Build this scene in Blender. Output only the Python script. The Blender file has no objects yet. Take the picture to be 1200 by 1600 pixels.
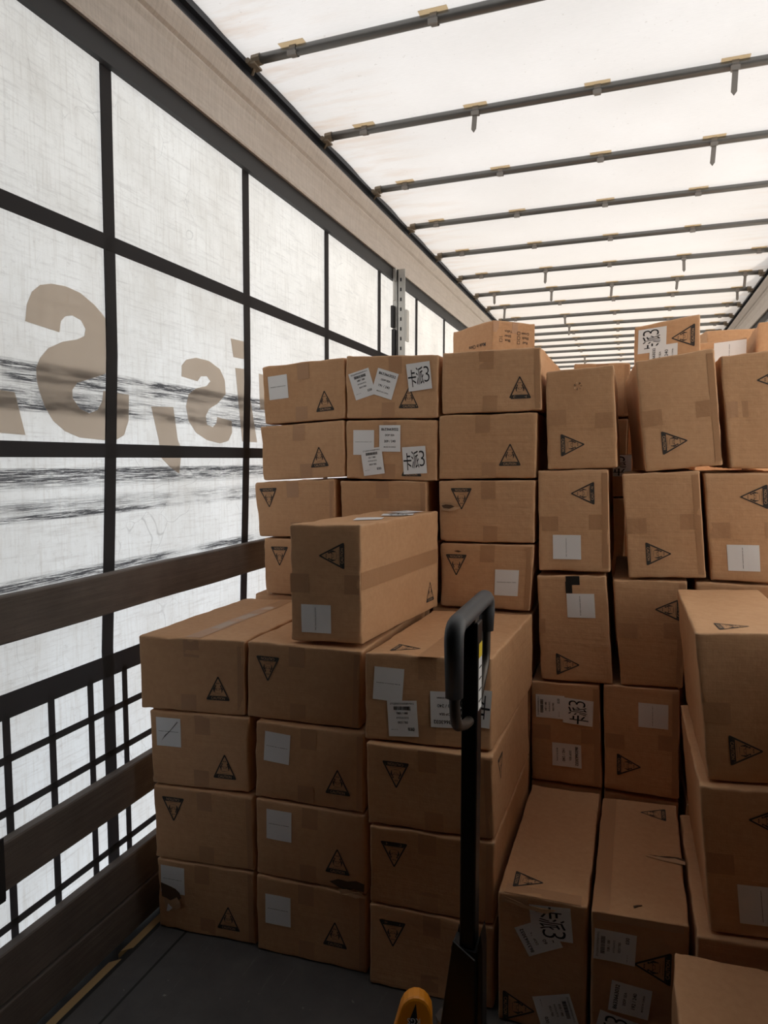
import bpy, math, random
from mathutils import Vector, noise

C = bpy.context.scene.collection
sc = bpy.context.scene

# ---------------------------------------------------------------- camera, sky, exposure
cam_d = bpy.data.cameras.new('camera'); cam = bpy.data.objects.new('camera', cam_d); C.objects.link(cam)
cam.location = (0, 0, 1.48)
cam.rotation_euler = (math.pi/2 - math.atan(82/1065), 0, math.atan(.3604))
cam_d.sensor_fit = 'HORIZONTAL'; cam_d.sensor_width = 36; cam_d.lens = 36*1065/1200
cam_d.clip_start = .05
sc.camera = cam
sc.view_settings.view_transform = 'Standard'; sc.view_settings.look = 'None'
sc.view_settings.exposure = 0.0; sc.view_settings.gamma = 1.0; sc.view_settings.use_curve_mapping = False

SKY_TOP, SKY_SIDE, SKY_LOW = .86, 1.82, 2.05
w = bpy.data.worlds.new('overcast_sky'); sc.world = w; w.use_nodes = True
nt = w.node_tree; nt.nodes.clear()
tc = nt.nodes.new('ShaderNodeTexCoord'); sx = nt.nodes.new('ShaderNodeSeparateXYZ')
nt.links.new(tc.outputs['Generated'], sx.inputs[0])
mr = nt.nodes.new('ShaderNodeMapRange'); mr.inputs['From Min'].default_value = -1
nt.links.new(sx.outputs['Z'], mr.inputs['Value'])
cr = nt.nodes.new('ShaderNodeValToRGB')
cr.color_ramp.elements[0].position = .42; cr.color_ramp.elements[0].color = (SKY_LOW*.98/3, SKY_LOW/3, SKY_LOW*1.06/3, 1)
cr.color_ramp.elements[1].position = .8; cr.color_ramp.elements[1].color = (SKY_TOP/3, SKY_TOP*.98/3, SKY_TOP*.96/3, 1)
e = cr.color_ramp.elements.new(.52); e.color = (SKY_SIDE/3, SKY_SIDE*.995/3, SKY_SIDE/3, 1)
bg = nt.nodes.new('ShaderNodeBackground'); bg.inputs['Strength'].default_value = 3.0
wo = nt.nodes.new('ShaderNodeOutputWorld')
nt.links.new(mr.outputs[0], cr.inputs[0]); nt.links.new(cr.outputs[0], bg.inputs[0]); nt.links.new(bg.outputs[0], wo.inputs[0])
sun_d = bpy.data.lights.new('sun','SUN'); sun = bpy.data.objects.new('sun', sun_d); C.objects.link(sun)
sun_d.energy = 9.0; sun_d.color = (1,.95,.88); sun_d.angle = math.radians(3)
sun.rotation_euler = (0, math.radians(90-9), math.radians(12))      # low sun on the right-hand side of the trailer
cy = sc.cycles
cy.use_denoising = True; cy.denoiser = 'OPENIMAGEDENOISE'; cy.use_adaptive_sampling = False
cy.max_bounces = 10; cy.diffuse_bounces = 7; cy.transmission_bounces = 8
cy.sample_clamp_indirect = 6

# ---------------------------------------------------------------- materials
def mat(name, col, rough=.8, metal=0.0, spec=.5):
    m = bpy.data.materials.new(name); m.use_nodes = True
    b = m.node_tree.nodes['Principled BSDF']
    b.inputs['Base Color'].default_value = (*col, 1); b.inputs['Roughness'].default_value = rough
    b.inputs['Metallic'].default_value = metal; b.inputs['Specular IOR Level'].default_value = spec
    return m
def nd(m, t): return m.node_tree.nodes.new(t)
def lk(m, a, b): m.node_tree.links.new(a, b)
def objcoord(m, scale=(1,1,1)):
    t = nd(m,'ShaderNodeTexCoord'); mp = nd(m,'ShaderNodeMapping'); mp.inputs['Scale'].default_value = scale
    lk(m, t.outputs['Object'], mp.inputs['Vector']); return mp.outputs[0]
def noise_n(m, vec, scale, detail=4, rough=.55):
    n = nd(m,'ShaderNodeTexNoise'); n.inputs['Scale'].default_value = scale; n.inputs['Detail'].default_value = detail
    n.inputs['Roughness'].default_value = rough
    if vec is not None: lk(m, vec, n.inputs['Vector'])
    return n.outputs['Fac']
def ramp(m, fac, stops):
    r = nd(m,'ShaderNodeValToRGB'); el = r.color_ramp.elements
    while len(el) < len(stops): el.new(.5)
    for i, (p, c) in enumerate(stops):
        el[i].position = p; el[i].color = (*c, 1) if len(c) == 3 else c
    lk(m, fac, r.inputs[0]); return r.outputs[0]
def mathn(m, op, a, b):
    n = nd(m,'ShaderNodeMath'); n.operation = op
    for i, v in enumerate((a, b)):
        if v is None: continue
        if isinstance(v, (int, float)): n.inputs[i].default_value = v
        else: lk(m, v, n.inputs[i])
    return n.outputs[0]
def mixc(m, fac, a, b, mode='MIX'):
    n = nd(m,'ShaderNodeMixRGB'); n.blend_type = mode
    for s, v in zip(('Fac','Color1','Color2'), (fac, a, b)):
        if isinstance(v, (int, float)): n.inputs[s].default_value = v
        elif isinstance(v, tuple): n.inputs[s].default_value = (*v, 1)
        else: lk(m, v, n.inputs[s])
    return n.outputs[0]
def bump(m, h, strength, dist=.002):
    b = nd(m,'ShaderNodeBump'); b.inputs['Strength'].default_value = strength; b.inputs['Distance'].default_value = dist
    lk(m, h, b.inputs['Height']); lk(m, b.outputs[0], m.node_tree.nodes['Principled BSDF'].inputs['Normal'])

def make_card():
    m = mat('brown_cardboard', (.5,.3,.17), .75, 0, .25)
    v = objcoord(m)
    oi = nd(m,'ShaderNodeObjectInfo')
    base = ramp(m, oi.outputs['Random'], [(0,(.57,.32,.165)), (.5,(.605,.345,.182)), (1,(.64,.375,.205))])
    n1 = noise_n(m, v, 5, 5); n2 = noise_n(m, v, 60, 3)
    c = mixc(m, .16, base, ramp(m, n1, [(.3,(.46,.26,.14)), (.7,(.72,.48,.30))]), 'MIX')
    c = mixc(m, .10, c, ramp(m, n2, [(.35,(.3,.16,.09)), (.65,(.65,.43,.27))]))
    lk(m, c, m.node_tree.nodes['Principled BSDF'].inputs['Base Color'])
    gm = nd(m,'ShaderNodeNewGeometry')
    wear = ramp(m, gm.outputs['Pointiness'], [(.515,(0,0,0)), (.565,(1,1,1))])
    wn = ramp(m, noise_n(m, v, 28, 4), [(.4,(.1,.1,.1)), (.65,(.8,.8,.8))])
    c = mixc(m, mathn(m,'MULTIPLY', wear, wn), c, (.72,.52,.36))
    lk(m, c, m.node_tree.nodes['Principled BSDF'].inputs['Base Color'])
    fine = noise_n(m, objcoord(m, (1,1,.12)), 220, 2)
    crs = noise_n(m, objcoord(m,(.5,.5,26)), 3.5, 3)
    fine = mathn(m, 'ADD', fine, mathn(m,'MULTIPLY', crs, 3.5))
    hh = mathn(m, 'ADD', mathn(m,'MULTIPLY', noise_n(m, v, 22, 5), 1.0), mathn(m,'MULTIPLY', fine, .12))
    bump(m, hh, .55, .004)
    return m
CARD = make_card()
EDGE = mat('worn_cardboard', (.56,.36,.215), .7, 0, .3)
def make_tape():
    m = mat('brown_tape', (.48,.27,.145), .42, 0, .45)
    bump(m, noise_n(m, objcoord(m), 45, 4), .35, .003); return m
TAPE = make_tape()
CLEAR = mat('clear_tape', (.78,.62,.5), .15, 0, .8)
TEAR = mat('torn_dark_cardboard', (.10,.055,.03), .9)
PAPER = mat('label_paper', (.84,.84,.85), .6, 0, .3)
INK = mat('label_ink', (.03,.03,.035), .6, 0, .2)
PRINT = mat('carton_print', (.055,.05,.047), .7, 0, .2)
BLACKTAPE = mat('black_tape', (.02,.02,.02), .4)

def make_tarp(name, kind):
    m = bpy.data.materials.new(name); m.use_nodes = True; m.node_tree.nodes.clear()
    out = nd(m,'ShaderNodeOutputMaterial'); tr = nd(m,'ShaderNodeBsdfTranslucent'); df = nd(m,'ShaderNodeBsdfDiffuse'); mx = nd(m,'ShaderNodeMixShader')
    mx.inputs[0].default_value = .3
    lk(m, tr.outputs[0], mx.inputs[1]); lk(m, df.outputs[0], mx.inputs[2]); lk(m, mx.outputs[0], out.inputs[0])
    v = objcoord(m)
    if kind == 'roof':
        base = ramp(m, noise_n(m, v, 1.2, 5), [(.3,(.77,.765,.765)), (.7,(.85,.85,.86))])
        # brown stains near the two long edges
        s = nd(m,'ShaderNodeSeparateXYZ'); lk(m, v, s.inputs[0])
        d = mathn(m,'ABSOLUTE', mathn(m,'ADD', s.outputs['X'], .2), None)
        edge = nd(m,'ShaderNodeMapRange'); edge.inputs['From Min'].default_value = .75; edge.inputs['From Max'].default_value = 1.25; lk(m, d, edge.inputs['Value'])
        st = ramp(m, noise_n(m, objcoord(m,(1.2,6,1)), 2.2, 5), [(.45,(0,0,0)), (.8,(1,1,1))])
        f = mathn(m,'MULTIPLY', mathn(m,'MULTIPLY', edge.outputs[0], st), .75)
        base = mixc(m, f, base, (.62,.46,.34))
        sp = ramp(m, noise_n(m, v, 55, 2), [(.69,(0,0,0)), (.76,(1,1,1))])
        base = mixc(m, mathn(m,'MULTIPLY', sp, .35), base, (.45,.42,.40))
        wv = noise_n(m, objcoord(m,(14,90,1)), 2, 2)
        base = mixc(m, .08, base, ramp(m, wv, [(.3,(.6,.6,.6)), (.7,(1,1,1))]), 'MULTIPLY')
        # warmer tint further towards the front end
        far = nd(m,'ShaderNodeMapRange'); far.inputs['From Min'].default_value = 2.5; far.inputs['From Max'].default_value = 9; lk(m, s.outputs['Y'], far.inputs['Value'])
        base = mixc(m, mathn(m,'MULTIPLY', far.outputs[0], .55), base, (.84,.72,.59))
    else:
        s = nd(m,'ShaderNodeSeparateXYZ'); lk(m, v, s.inputs[0])
        zz = nd(m,'ShaderNodeMapRange'); zz.inputs['From Min'].default_value = .6; zz.inputs['From Max'].default_value = 2.3; lk(m, s.outputs['Z'], zz.inputs['Value'])
        base = mixc(m, zz.outputs[0], (.83,.865,.87), (.85,.845,.80))
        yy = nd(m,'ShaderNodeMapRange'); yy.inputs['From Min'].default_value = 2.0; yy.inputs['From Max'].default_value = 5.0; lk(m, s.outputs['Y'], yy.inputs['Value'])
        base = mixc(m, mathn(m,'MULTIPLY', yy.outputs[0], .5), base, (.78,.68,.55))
        base = mixc(m, mathn(m,'MULTIPLY', ramp(m, noise_n(m, v, 3.2, 7, .65), [(.42,(0,0,0)), (.72,(1,1,1))]), .45), base, (.52,.49,.43))
        hor = noise_n(m, objcoord(m,(1,.9,16)), 7, 6, .7)
        base = mixc(m, mathn(m,'MULTIPLY', ramp(m, hor, [(.52,(0,0,0)), (.75,(1,1,1))]), .5), base, (.45,.43,.40))
        ver = noise_n(m, objcoord(m,(1,14,1.0)), 6, 6, .7)
        base = mixc(m, mathn(m,'MULTIPLY', ramp(m, ver, [(.5,(0,0,0)), (.78,(1,1,1))]), .5), base, (.48,.44,.38))
        fine = noise_n(m, objcoord(m,(1,3,60)), 8, 6, .8)
        base = mixc(m, mathn(m,'MULTIPLY', ramp(m, fine, [(.55,(0,0,0)), (.8,(1,1,1))]), .35), base, (.33,.32,.31))
        sc1 = noise_n(m, objcoord(m,(1,1,1.6)), 38, 4, .75)
        base = mixc(m, mathn(m,'MULTIPLY', ramp(m, sc1, [(.56,(0,0,0)), (.72,(1,1,1))]), .35), base, (.46,.44,.41))
        vr = nd(m,'ShaderNodeTexVoronoi'); vr.feature = 'DISTANCE_TO_EDGE'; vr.inputs['Scale'].default_value = 3.1
        wv = nd(m,'ShaderNodeVectorMath'); wv.operation = 'ADD'; nn = nd(m,'ShaderNodeTexNoise'); nn.inputs['Scale'].default_value = 2.5; lk(m, v, nn.inputs['Vector'])
        lk(m, v, wv.inputs[0]); lk(m, nn.outputs['Color'], wv.inputs[1]); lk(m, wv.outputs[0], vr.inputs['Vector'])
        cr_ = ramp(m, vr.outputs['Distance'], [(.0,(1,1,1)), (.008,(0,0,0))])
        cg = ramp(m, noise_n(m, v, 4.3, 3), [(.52,(0,0,0)), (.66,(1,1,1))])
        base = mixc(m, mathn(m,'MULTIPLY', mathn(m,'MULTIPLY', cr_, cg), .5), base, (.3,.29,.28))
        # black rub marks left by cargo, in bands along the side
        tilt = mathn(m,'ADD', s.outputs['Z'], mathn(m,'MULTIPLY', s.outputs['Y'], 0.0))
        mask = None
        for zc, hw, amt in ((1.725,.018,1), (1.695,.02,.7), (1.625,.022,1), (1.655,.03,.4), (1.445,.014,1), (1.425,.03,.5), (1.325,.014,.9), (1.35,.03,.35), (1.15,.02,.7)):
            g = mathn(m,'MULTIPLY', mathn(m,'MAXIMUM', mathn(m,'SUBTRACT', 1, mathn(m,'DIVIDE', mathn(m,'ABSOLUTE', mathn(m,'SUBTRACT', tilt, zc), None), hw)), 0), amt)
            mask = g if mask is None else mathn(m,'MAXIMUM', mask, g)
        st = ramp(m, noise_n(m, objcoord(m,(1,2.2,70)), 4.5, 7, .8), [(.42,(0,0,0)), (.56,(1,1,1))])
        gate = ramp(m, noise_n(m, objcoord(m,(1,1.6,5)), 1.7, 3), [(.36,(.15,.15,.15)), (.52,(1,1,1))])
        base = mixc(m, mathn(m,'MINIMUM', mathn(m,'MULTIPLY', mathn(m,'MULTIPLY', mathn(m,'MULTIPLY', mask, st), gate), 2.6), .96), base, (.05,.05,.055))
    lk(m, base, tr.inputs['Color']); lk(m, base, df.inputs['Color'])
    return m
ROOF_TARP = make_tarp('white_roof_tarpaulin', 'roof')
SIDE_TARP = make_tarp('white_side_curtain', 'side')

def make_strap(name, col):
    m = bpy.data.materials.new(name); m.use_nodes = True; m.node_tree.nodes.clear()
    out = nd(m,'ShaderNodeOutputMaterial'); tr = nd(m,'ShaderNodeBsdfTranslucent'); df = nd(m,'ShaderNodeBsdfDiffuse'); mx = nd(m,'ShaderNodeMixShader')
    mx.inputs[0].default_value = .5
    tr.inputs['Color'].default_value = (*col[0],1); df.inputs['Color'].default_value = (*col[1],1)
    lk(m, tr.outputs[0], mx.inputs[1]); lk(m, df.outputs[0], mx.inputs[2]); lk(m, mx.outputs[0], out.inputs[0])
    return m
STRAP = make_strap('dark_webbing', ((.20,.19,.195), (.08,.078,.08)))
LETTER = make_strap('brown_curtain_print', ((.82,.75,.68), (.30,.26,.22)))
LETTER.node_tree.nodes['Mix Shader'].inputs[0].default_value = .12

def make_wood():
    m = mat('weathered_plank', (.12,.1,.09), .75)
    n = noise_n(m, objcoord(m,(1,.6,12)), 6, 7, .7); n2 = noise_n(m, objcoord(m), 4, 5)
    c = mixc(m, .5, ramp(m, n, [(.3,(.075,.062,.056)), (.6,(.15,.125,.112)), (.8,(.24,.21,.19))]), ramp(m, n2, [(.35,(.06,.05,.045)), (.7,(.2,.165,.145))]))
    lk(m, c, m.node_tree.nodes['Principled BSDF'].inputs['Base Color']); bump(m, n, .5, .003); return m
WOOD = make_wood()
def make_floor():
    m = mat('worn_dark_plywood', (.05,.045,.045), .62)
    a = noise_n(m, objcoord(m), 3, 8, .65); b = noise_n(m, objcoord(m,(14,.8,1)), 4, 8, .75)
    s = nd(m,'ShaderNodeSeparateXYZ'); lk(m, objcoord(m), s.inputs[0])
    c = ramp(m, a, [(.3,(.055,.052,.055)), (.55,(.095,.09,.09)), (.8,(.16,.15,.145))])
    c = mixc(m, mathn(m,'MULTIPLY', ramp(m, b, [(.60,(0,0,0)), (.72,(1,1,1))]), .5), c, (.26,.25,.24))
    sp = ramp(m, noise_n(m, objcoord(m), 26, 3), [(.70,(0,0,0)), (.74,(1,1,1))])
    c = mixc(m, mathn(m,'MULTIPLY', sp, .6), c, (.33,.32,.3))
    seam = mathn(m,'LESS_THAN', mathn(m,'ABSOLUTE', mathn(m,'ADD', s.outputs['X'], 1.275), None), .004)
    c = mixc(m, seam, c, (.01,.01,.01))
    lk(m, c, m.node_tree.nodes['Principled BSDF'].inputs['Base Color']); bump(m, b, .3, .002); return m
FLOOR = make_floor()
def make_rail():
    m = mat('beige_cantrail_paint', (.42,.36,.31), .42, .0, .5)
    n = noise_n(m, objcoord(m,(1,1.0,9)), 7, 7, .7); n2 = noise_n(m, objcoord(m,(1,22,1.5)), 6, 5, .7)
    c = mixc(m, .5, ramp(m, n, [(.3,(.36,.305,.26)), (.7,(.56,.49,.43))]), ramp(m, n2, [(.3,(.34,.29,.25)), (.72,(.58,.52,.46))]))
    lk(m, c, m.node_tree.nodes['Principled BSDF'].inputs['Base Color']); return m
RAIL = make_rail()
BLACK = mat('black_rubber', (.018,.018,.02), .6)
CHANNEL = mat('black_channel', (.012,.014,.02), .5)
BOWM = mat('grey_steel_tube', (.17,.17,.165), .38, .55)
GALV = mat('galvanised_steel', (.55,.55,.53), .4, .6)
CLIPM = mat('strap_buckle_grey', (.24,.225,.21), .6, .2)
BRACKET = mat('tan_bracket_steel', (.23,.19,.14), .5, .4)
PATCH = make_strap('tan_patch', ((.86,.76,.60), (.6,.5,.38)))
PATCH.node_tree.nodes['Mix Shader'].inputs[0].default_value = .12
BATTEN = mat('yellowed_wood_batten', (.42,.29,.14), .55)
BLACKPAINT = mat('black_painted_steel', (.012,.012,.014), .35, .2)
GRIP = mat('black_rubber_grip', (.06,.065,.075), .48, 0, .5)
STEELD = mat('dark_worn_steel', (.09,.075,.065), .4, .5)
ORANGE = mat('orange_painted_steel', (.95,.345,.022), .35, 0, .5)
YELLOW = mat('yellow_sticker', (.85,.65,.05), .4)
DOCK_BLOCK = mat('added_dock_blocker', (.07,.065,.06), .8)  # dark surface of the added, unseen dock that blocks light
DOORM = mat('grey_door_panel', (.08,.08,.08), .7)

# ---------------------------------------------------------------- helpers
def link(name, verts, faces, mats, parent=None, mi=None, smooth=False, origin=None):
    me = bpy.data.meshes.new(name)
    if origin is None: origin = Vector((0,0,0))
    me.from_pydata([tuple(Vector(v)-origin) for v in verts], [], faces)
    for m in (mats if isinstance(mats, (list, tuple)) else [mats]): me.materials.append(m)
    if mi: me.polygons.foreach_set('material_index', mi)
    if smooth: me.polygons.foreach_set('use_smooth', [True]*len(me.polygons))
    me.update()
    o = bpy.data.objects.new(name, me); C.objects.link(o)
    if parent is not None: o.parent = parent
    else: o.location = origin
    return o
def tag(o, label=None, cat=None, group=None, kind=None):
    if label: o['label'] = label
    if cat: o['category'] = cat
    if group: o['group'] = group
    if kind: o['kind'] = kind
    return o
class MB:
    def __init__(s): s.v = []; s.f = []; s.mi = []
    def add(s, v, f, m=0):
        k = len(s.v); s.v += [Vector(p) for p in v]; s.f += [tuple(i+k for i in q) for q in f]; s.mi += [m]*len(f)
    def box(s, lo, hi, m=0, bev=0):
        x0,y0,z0 = lo; x1,y1,z1 = hi
        s.add([(x0,y0,z0),(x1,y0,z0),(x1,y1,z0),(x0,y1,z0),(x0,y0,z1),(x1,y0,z1),(x1,y1,z1),(x0,y1,z1)],
              [(0,3,2,1),(4,5,6,7),(0,1,5,4),(1,2,6,5),(2,3,7,6),(3,0,4,7)], m)
    def tube(s, pts, rad, n=12, m=0, cap=True, sq=None):
        pts = [Vector(p) for p in pts]; k = len(s.v); rings = []
        prev = None
        for i, p in enumerate(pts):
            t = (pts[min(i+1,len(pts)-1)] - pts[max(i-1,0)]).normalized()
            if prev is None:
                a = Vector((0,0,1)) if abs(t.z) < .9 else Vector((1,0,0)); u = t.cross(a).normalized()
            else: u = (prev - t*prev.dot(t)).normalized()
            prev = u; vv = t.cross(u)
            r = rad[i] if isinstance(rad, (list, tuple)) else rad
            s.v += [p + (u*math.cos(2*math.pi*j/n) + vv*math.sin(2*math.pi*j/n))*r for j in range(n)]
        for i in range(len(pts)-1):
            for j in range(n):
                a = k+i*n+j; b = k+i*n+(j+1)%n; s.f.append((a, b, b+n, a+n)); s.mi.append(m)
        if cap:
            s.f.append(tuple(k+j for j in range(n))[::-1]); s.f.append(tuple(k+(len(pts)-1)*n+j for j in range(n))); s.mi += [m, m]
    def prism(s, poly, fn, a, b, m=0):
        n = len(poly); k = len(s.v)
        s.v += [Vector(fn(p, a)) for p in poly] + [Vector(fn(p, b)) for p in poly]
        s.f += [tuple(k+i for i in range(n))[::-1], tuple(k+n+i for i in range(n))] + [(k+i, k+(i+1)%n, k+n+(i+1)%n, k+n+i) for i in range(n)]
        s.mi += [m]*(n+2)
    def build(s, name, mats, parent=None, smooth=False, origin=None, bevel=0):
        o = link(name, s.v, s.f, mats, parent, s.mi, smooth, origin)
        if bevel:
            b = o.modifiers.new('bevel','BEVEL'); b.width = bevel; b.segments = 2; b.limit_method = 'ANGLE'
        return o
def empty(name, loc, rz=0):
    o = bpy.data.objects.new(name, None); C.objects.link(o); o.location = loc; o.rotation_euler = (0,0,rz); o.empty_display_size = .1; return o
def arc_path(pts, r, n=6):
    pts = [Vector(p) for p in pts]; out = [pts[0]]
    for i in range(1, len(pts)-1):
        a, b, c = pts[i-1], pts[i], pts[i+1]
        p0 = b + (a-b).normalized()*r; p1 = b + (c-b).normalized()*r
        for k in range(n+1):
            t = k/n; out.append(p0*(1-t)**2 + b*2*t*(1-t) + p1*t*t)
    out.append(pts[-1]); return out

# ---------------------------------------------------------------- the trailer (setting)
XL, XR, Y0, Y1, ZR = -1.50, 1.07, 1.10, 13.6, 3.047  # rear end set ahead of the camera to keep low carton fronts dark
b = MB(); b.box((-1.37, Y0, -.04), (1.03, Y1, 0)); tag(b.build('floor', FLOOR), kind='structure')
b = MB(); b.box((-1.52, Y0, -.12), (-1.37, Y1, -.035)); b.box((-1.40, Y0, -.04), (-1.37, Y1, -.008)); b.box((1.03, Y0, -.12), (1.09, Y1, -.02))
tag(b.build('trim_1', BLACK), kind='structure')

def sheet(name, fn, nu, nv, m):
    vs = [fn(i/nu, j/nv) for i in range(nu+1) for j in range(nv+1)]
    fs = [(i*(nv+1)+j, i*(nv+1)+j+1, (i+1)*(nv+1)+j+1, (i+1)*(nv+1)+j) for i in range(nu) for j in range(nv)]
    return link(name, vs, fs, m, smooth=True)
BOWY = [1.755,2.44,3.115,3.80,4.465,5.15,5.83,6.49,7.07,7.72,8.28,8.74,9.22,9.72,10.23,10.83,11.35,11.9,12.45,13.0]
def roof_z(x, y):
    k = min(abs(y-q) for q in BOWY)
    return ZR + .012*min(1, k/.25) + .006*noise.noise(Vector((x*1.5, y*2.5, 3)))
def fr(u, v):
    x = -1.47 + 2.51*u; y = Y0 + (Y1-Y0)*v; return (x, y, roof_z(x, y))
tag(sheet('ceiling', fr, 24, 170, ROOF_TARP), kind='structure')
def fl(side):
    def f(u, v):
        y = Y0+(Y1-Y0)*u; z = -.1+2.86*v
        return ((XL if side < 0 else XR) + .004*noise.noise(Vector((y*1.3, z*1.7, 9*side))), y, z)
    return f
wl = tag(sheet('wall_left', fl(-1), 90, 24, SIDE_TARP), kind='structure')
wr = tag(sheet('wall_right', fl(1), 90, 24, SIDE_TARP), kind='structure')
# unseen dark dock, added to shut out light from behind the camera
D0, D1 = -5.0, Y0-.03
b = MB(); b.box((-4,D0,-.14),(4,D1,-.005)); tag(b.build('floor', DOCK_BLOCK), kind='structure')
b = MB(); b.box((-4,D0,3.6),(4,D1,3.7)); tag(b.build('ceiling', DOCK_BLOCK), kind='structure')
b = MB(); b.box((-4,D0-.1,-.14),(4,D0,3.7)); tag(b.build('wall_back', DOCK_BLOCK), kind='structure')
b = MB(); b.box((-4.1,D0,-.14),(-4,D1,3.7)); tag(b.build('wall_left', DOCK_BLOCK), kind='structure')
b = MB(); b.box((4,D0,-.14),(4.1,D1,3.7)); tag(b.build('wall_right', DOCK_BLOCK), kind='structure')
b = MB(); b.box((-4.1,D1-.1,-.14),(-1.5,D1,3.7)); b.box((1.07,D1-.1,-.14),(4.1,D1,3.7)); b.box((-1.5,D1-.1,3.06),(1.07,D1,3.7)); tag(b.build('trim_4', DOCK_BLOCK), kind='structure')
b = MB(); b.box((-1.56,Y0-.06,-.12),(-1.482,Y0+.02,3.12)); b.box((1.05,Y0-.06,-.12),(1.13,Y0+.02,3.12)); b.box((-1.56,Y0-.06,3.035),(1.13,Y0+.02,3.12)); tag(b.build('trim_5', BLACK), kind='structure')  # rear frame added to close a sky leak beside the dock
b = MB(); b.box((-1.53, Y1, -.12), (1.1, Y1+.05, 3.1)); tag(b.build('wall_front', DOORM), kind='structure')

def straps(parent, x0, x1, vis):
    ys = [1.702+.782*k for k in range(0, 13)]
    for y in ys:
        b = MB(); zz_ = [(-.08,-.062),(.9,-.062),(1.3,-.035),(1.8,-.004),(2.70,.004)]
        b.prism([(y+d-.0225, z) for z, d in zz_] + [(y+d+.0225, z) for z, d in reversed(zz_)], lambda p, t: (t, p[0], p[1]), x0, x1); b.build('strap', STRAP, parent)
    for z, hw in ((2.128,.023), (1.507,.021), (.848,.033)):
        b = MB(); b.box((x0+.001, Y0+.01, z-hw), (x1+.001, Y1-.01, z+hw)); b.build('strap', STRAP, parent)
    if vis:
        b = MB()
        for k in range(-1, 30):
            y = 1.273+.1455*k
            if min(abs(y-q+.062) for q in ys) < .04: continue
            b.box((x0+.002, y-.011, -.06), (x1, y+.011, .83))
        for z in (.709,.572,.268,.09): b.box((x0+.003, Y0+.02, z-.010), (x1+.001, 5.6, z+.010))
        b.build('strap_grid', STRAP, parent)
straps(wl, -1.493, -1.489, True)
straps(wr, 1.058, 1.062, False)

GL = [[(1.387,1.84),(1.394,1.884),(1.412,1.921),(1.44,1.945),(1.477,1.957),(1.527,1.962),(1.581,1.956),(1.634,1.934),(1.667,1.913),(1.695,1.886),(1.715,1.843),(1.707,1.788),(1.67,1.736),(1.607,1.715),(1.559,1.699),(1.539,1.677),(1.539,1.654),(1.566,1.625),(1.602,1.615),(1.636,1.627),(1.655,1.653),(1.662,1.686),(1.714,1.684),(1.772,1.684),(1.767,1.602),(1.745,1.556),(1.708,1.54),(1.661,1.538),(1.562,1.543),(1.508,1.559),(1.467,1.586),(1.44,1.623),(1.423,1.666),(1.416,1.698),(1.417,1.725),(1.431,1.752),(1.46,1.782),(1.511,1.807),(1.565,1.822),(1.592,1.836),(1.598,1.857),(1.581,1.879),(1.55,1.886),(1.523,1.879),(1.506,1.862),(1.5,1.831)],
[(1.25,1.656),(1.345,1.653),(1.373,1.544),(1.244,1.549)],
[(1.878,1.655),(1.994,1.661),(2.015,1.548),(2.032,1.521),(2.031,1.489),(2.018,1.431),(1.969,1.454),(1.919,1.489),(1.914,1.54)],
[(2.045,1.772),(2.047,1.81),(2.075,1.834),(2.133,1.849),(2.215,1.848),(2.286,1.826),(2.318,1.788),(2.323,1.735),(2.264,1.693),(2.209,1.67),(2.186,1.642),(2.192,1.611),(2.232,1.602),(2.256,1.619),(2.263,1.642),(2.361,1.633),(2.364,1.587),(2.335,1.553),(2.277,1.542),(2.19,1.553),(2.123,1.578),(2.08,1.619),(2.067,1.669),(2.084,1.713),(2.129,1.738),(2.197,1.754),(2.221,1.774),(2.198,1.79),(2.16,1.785),(2.139,1.765)],
[(2.366,1.956),(2.471,1.96),(2.479,1.889),(2.383,1.886)],
[(2.395,1.845),(2.473,1.849),(2.556,1.553),(2.439,1.553)],
[(2.58,1.844),(2.624,1.843),(2.664,1.698),(2.587,1.693)]]
for g in GL:
    b = MB(); b.prism(g, lambda p, t: (t, p[0], p[1]), -1.4955, -1.4945); b.build('printed_letter', LETTER, wl)

def rail(side):
    s = 1 if side < 0 else -1; cx = lambda x: x if side < 0 else (-.43 - x)
    prof = [(-1.47,2.705),(-1.447,2.700),(-1.444,2.708),(-1.452,2.722),(-1.4545,2.78),(-1.4505,2.84),(-1.4435,2.862),(-1.4455,2.870),(-1.449,2.874),(-1.438,2.884),(-1.424,2.925),(-1.421,2.945),(-1.45,2.948),(-1.47,2.948)]
    b = MB(); b.prism(prof, lambda p, t: (cx(p[0]), t, p[1]), Y0, Y1)
    r = tag(b.build('trim_2' if side < 0 else 'trim_3', RAIL), kind='structure')
    b = MB(); b.box((min(cx(-1.483),cx(-1.462)), Y0, 2.632), (max(cx(-1.483),cx(-1.462)), Y1, 2.71))
    b.build('rubber_lip', BLACK, r)
    b = MB(); x0, x1 = sorted((cx(-1.50), cx(-1.462))); b.box((x0, Y0, 2.945), (x1, Y1, 3.07))
    x0, x1 = sorted((cx(-1.462), cx(-1.44))); b.box((x0, Y0, 3.012), (x1, Y1, 3.03))
    x0, x1 = sorted((cx(-1.462), cx(-1.447))); b.box((x0, Y0, 2.97), (x1, Y1, 2.978))
    b.build('roller_channel', CHANNEL, r)
rail(-1); rail(1)

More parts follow.
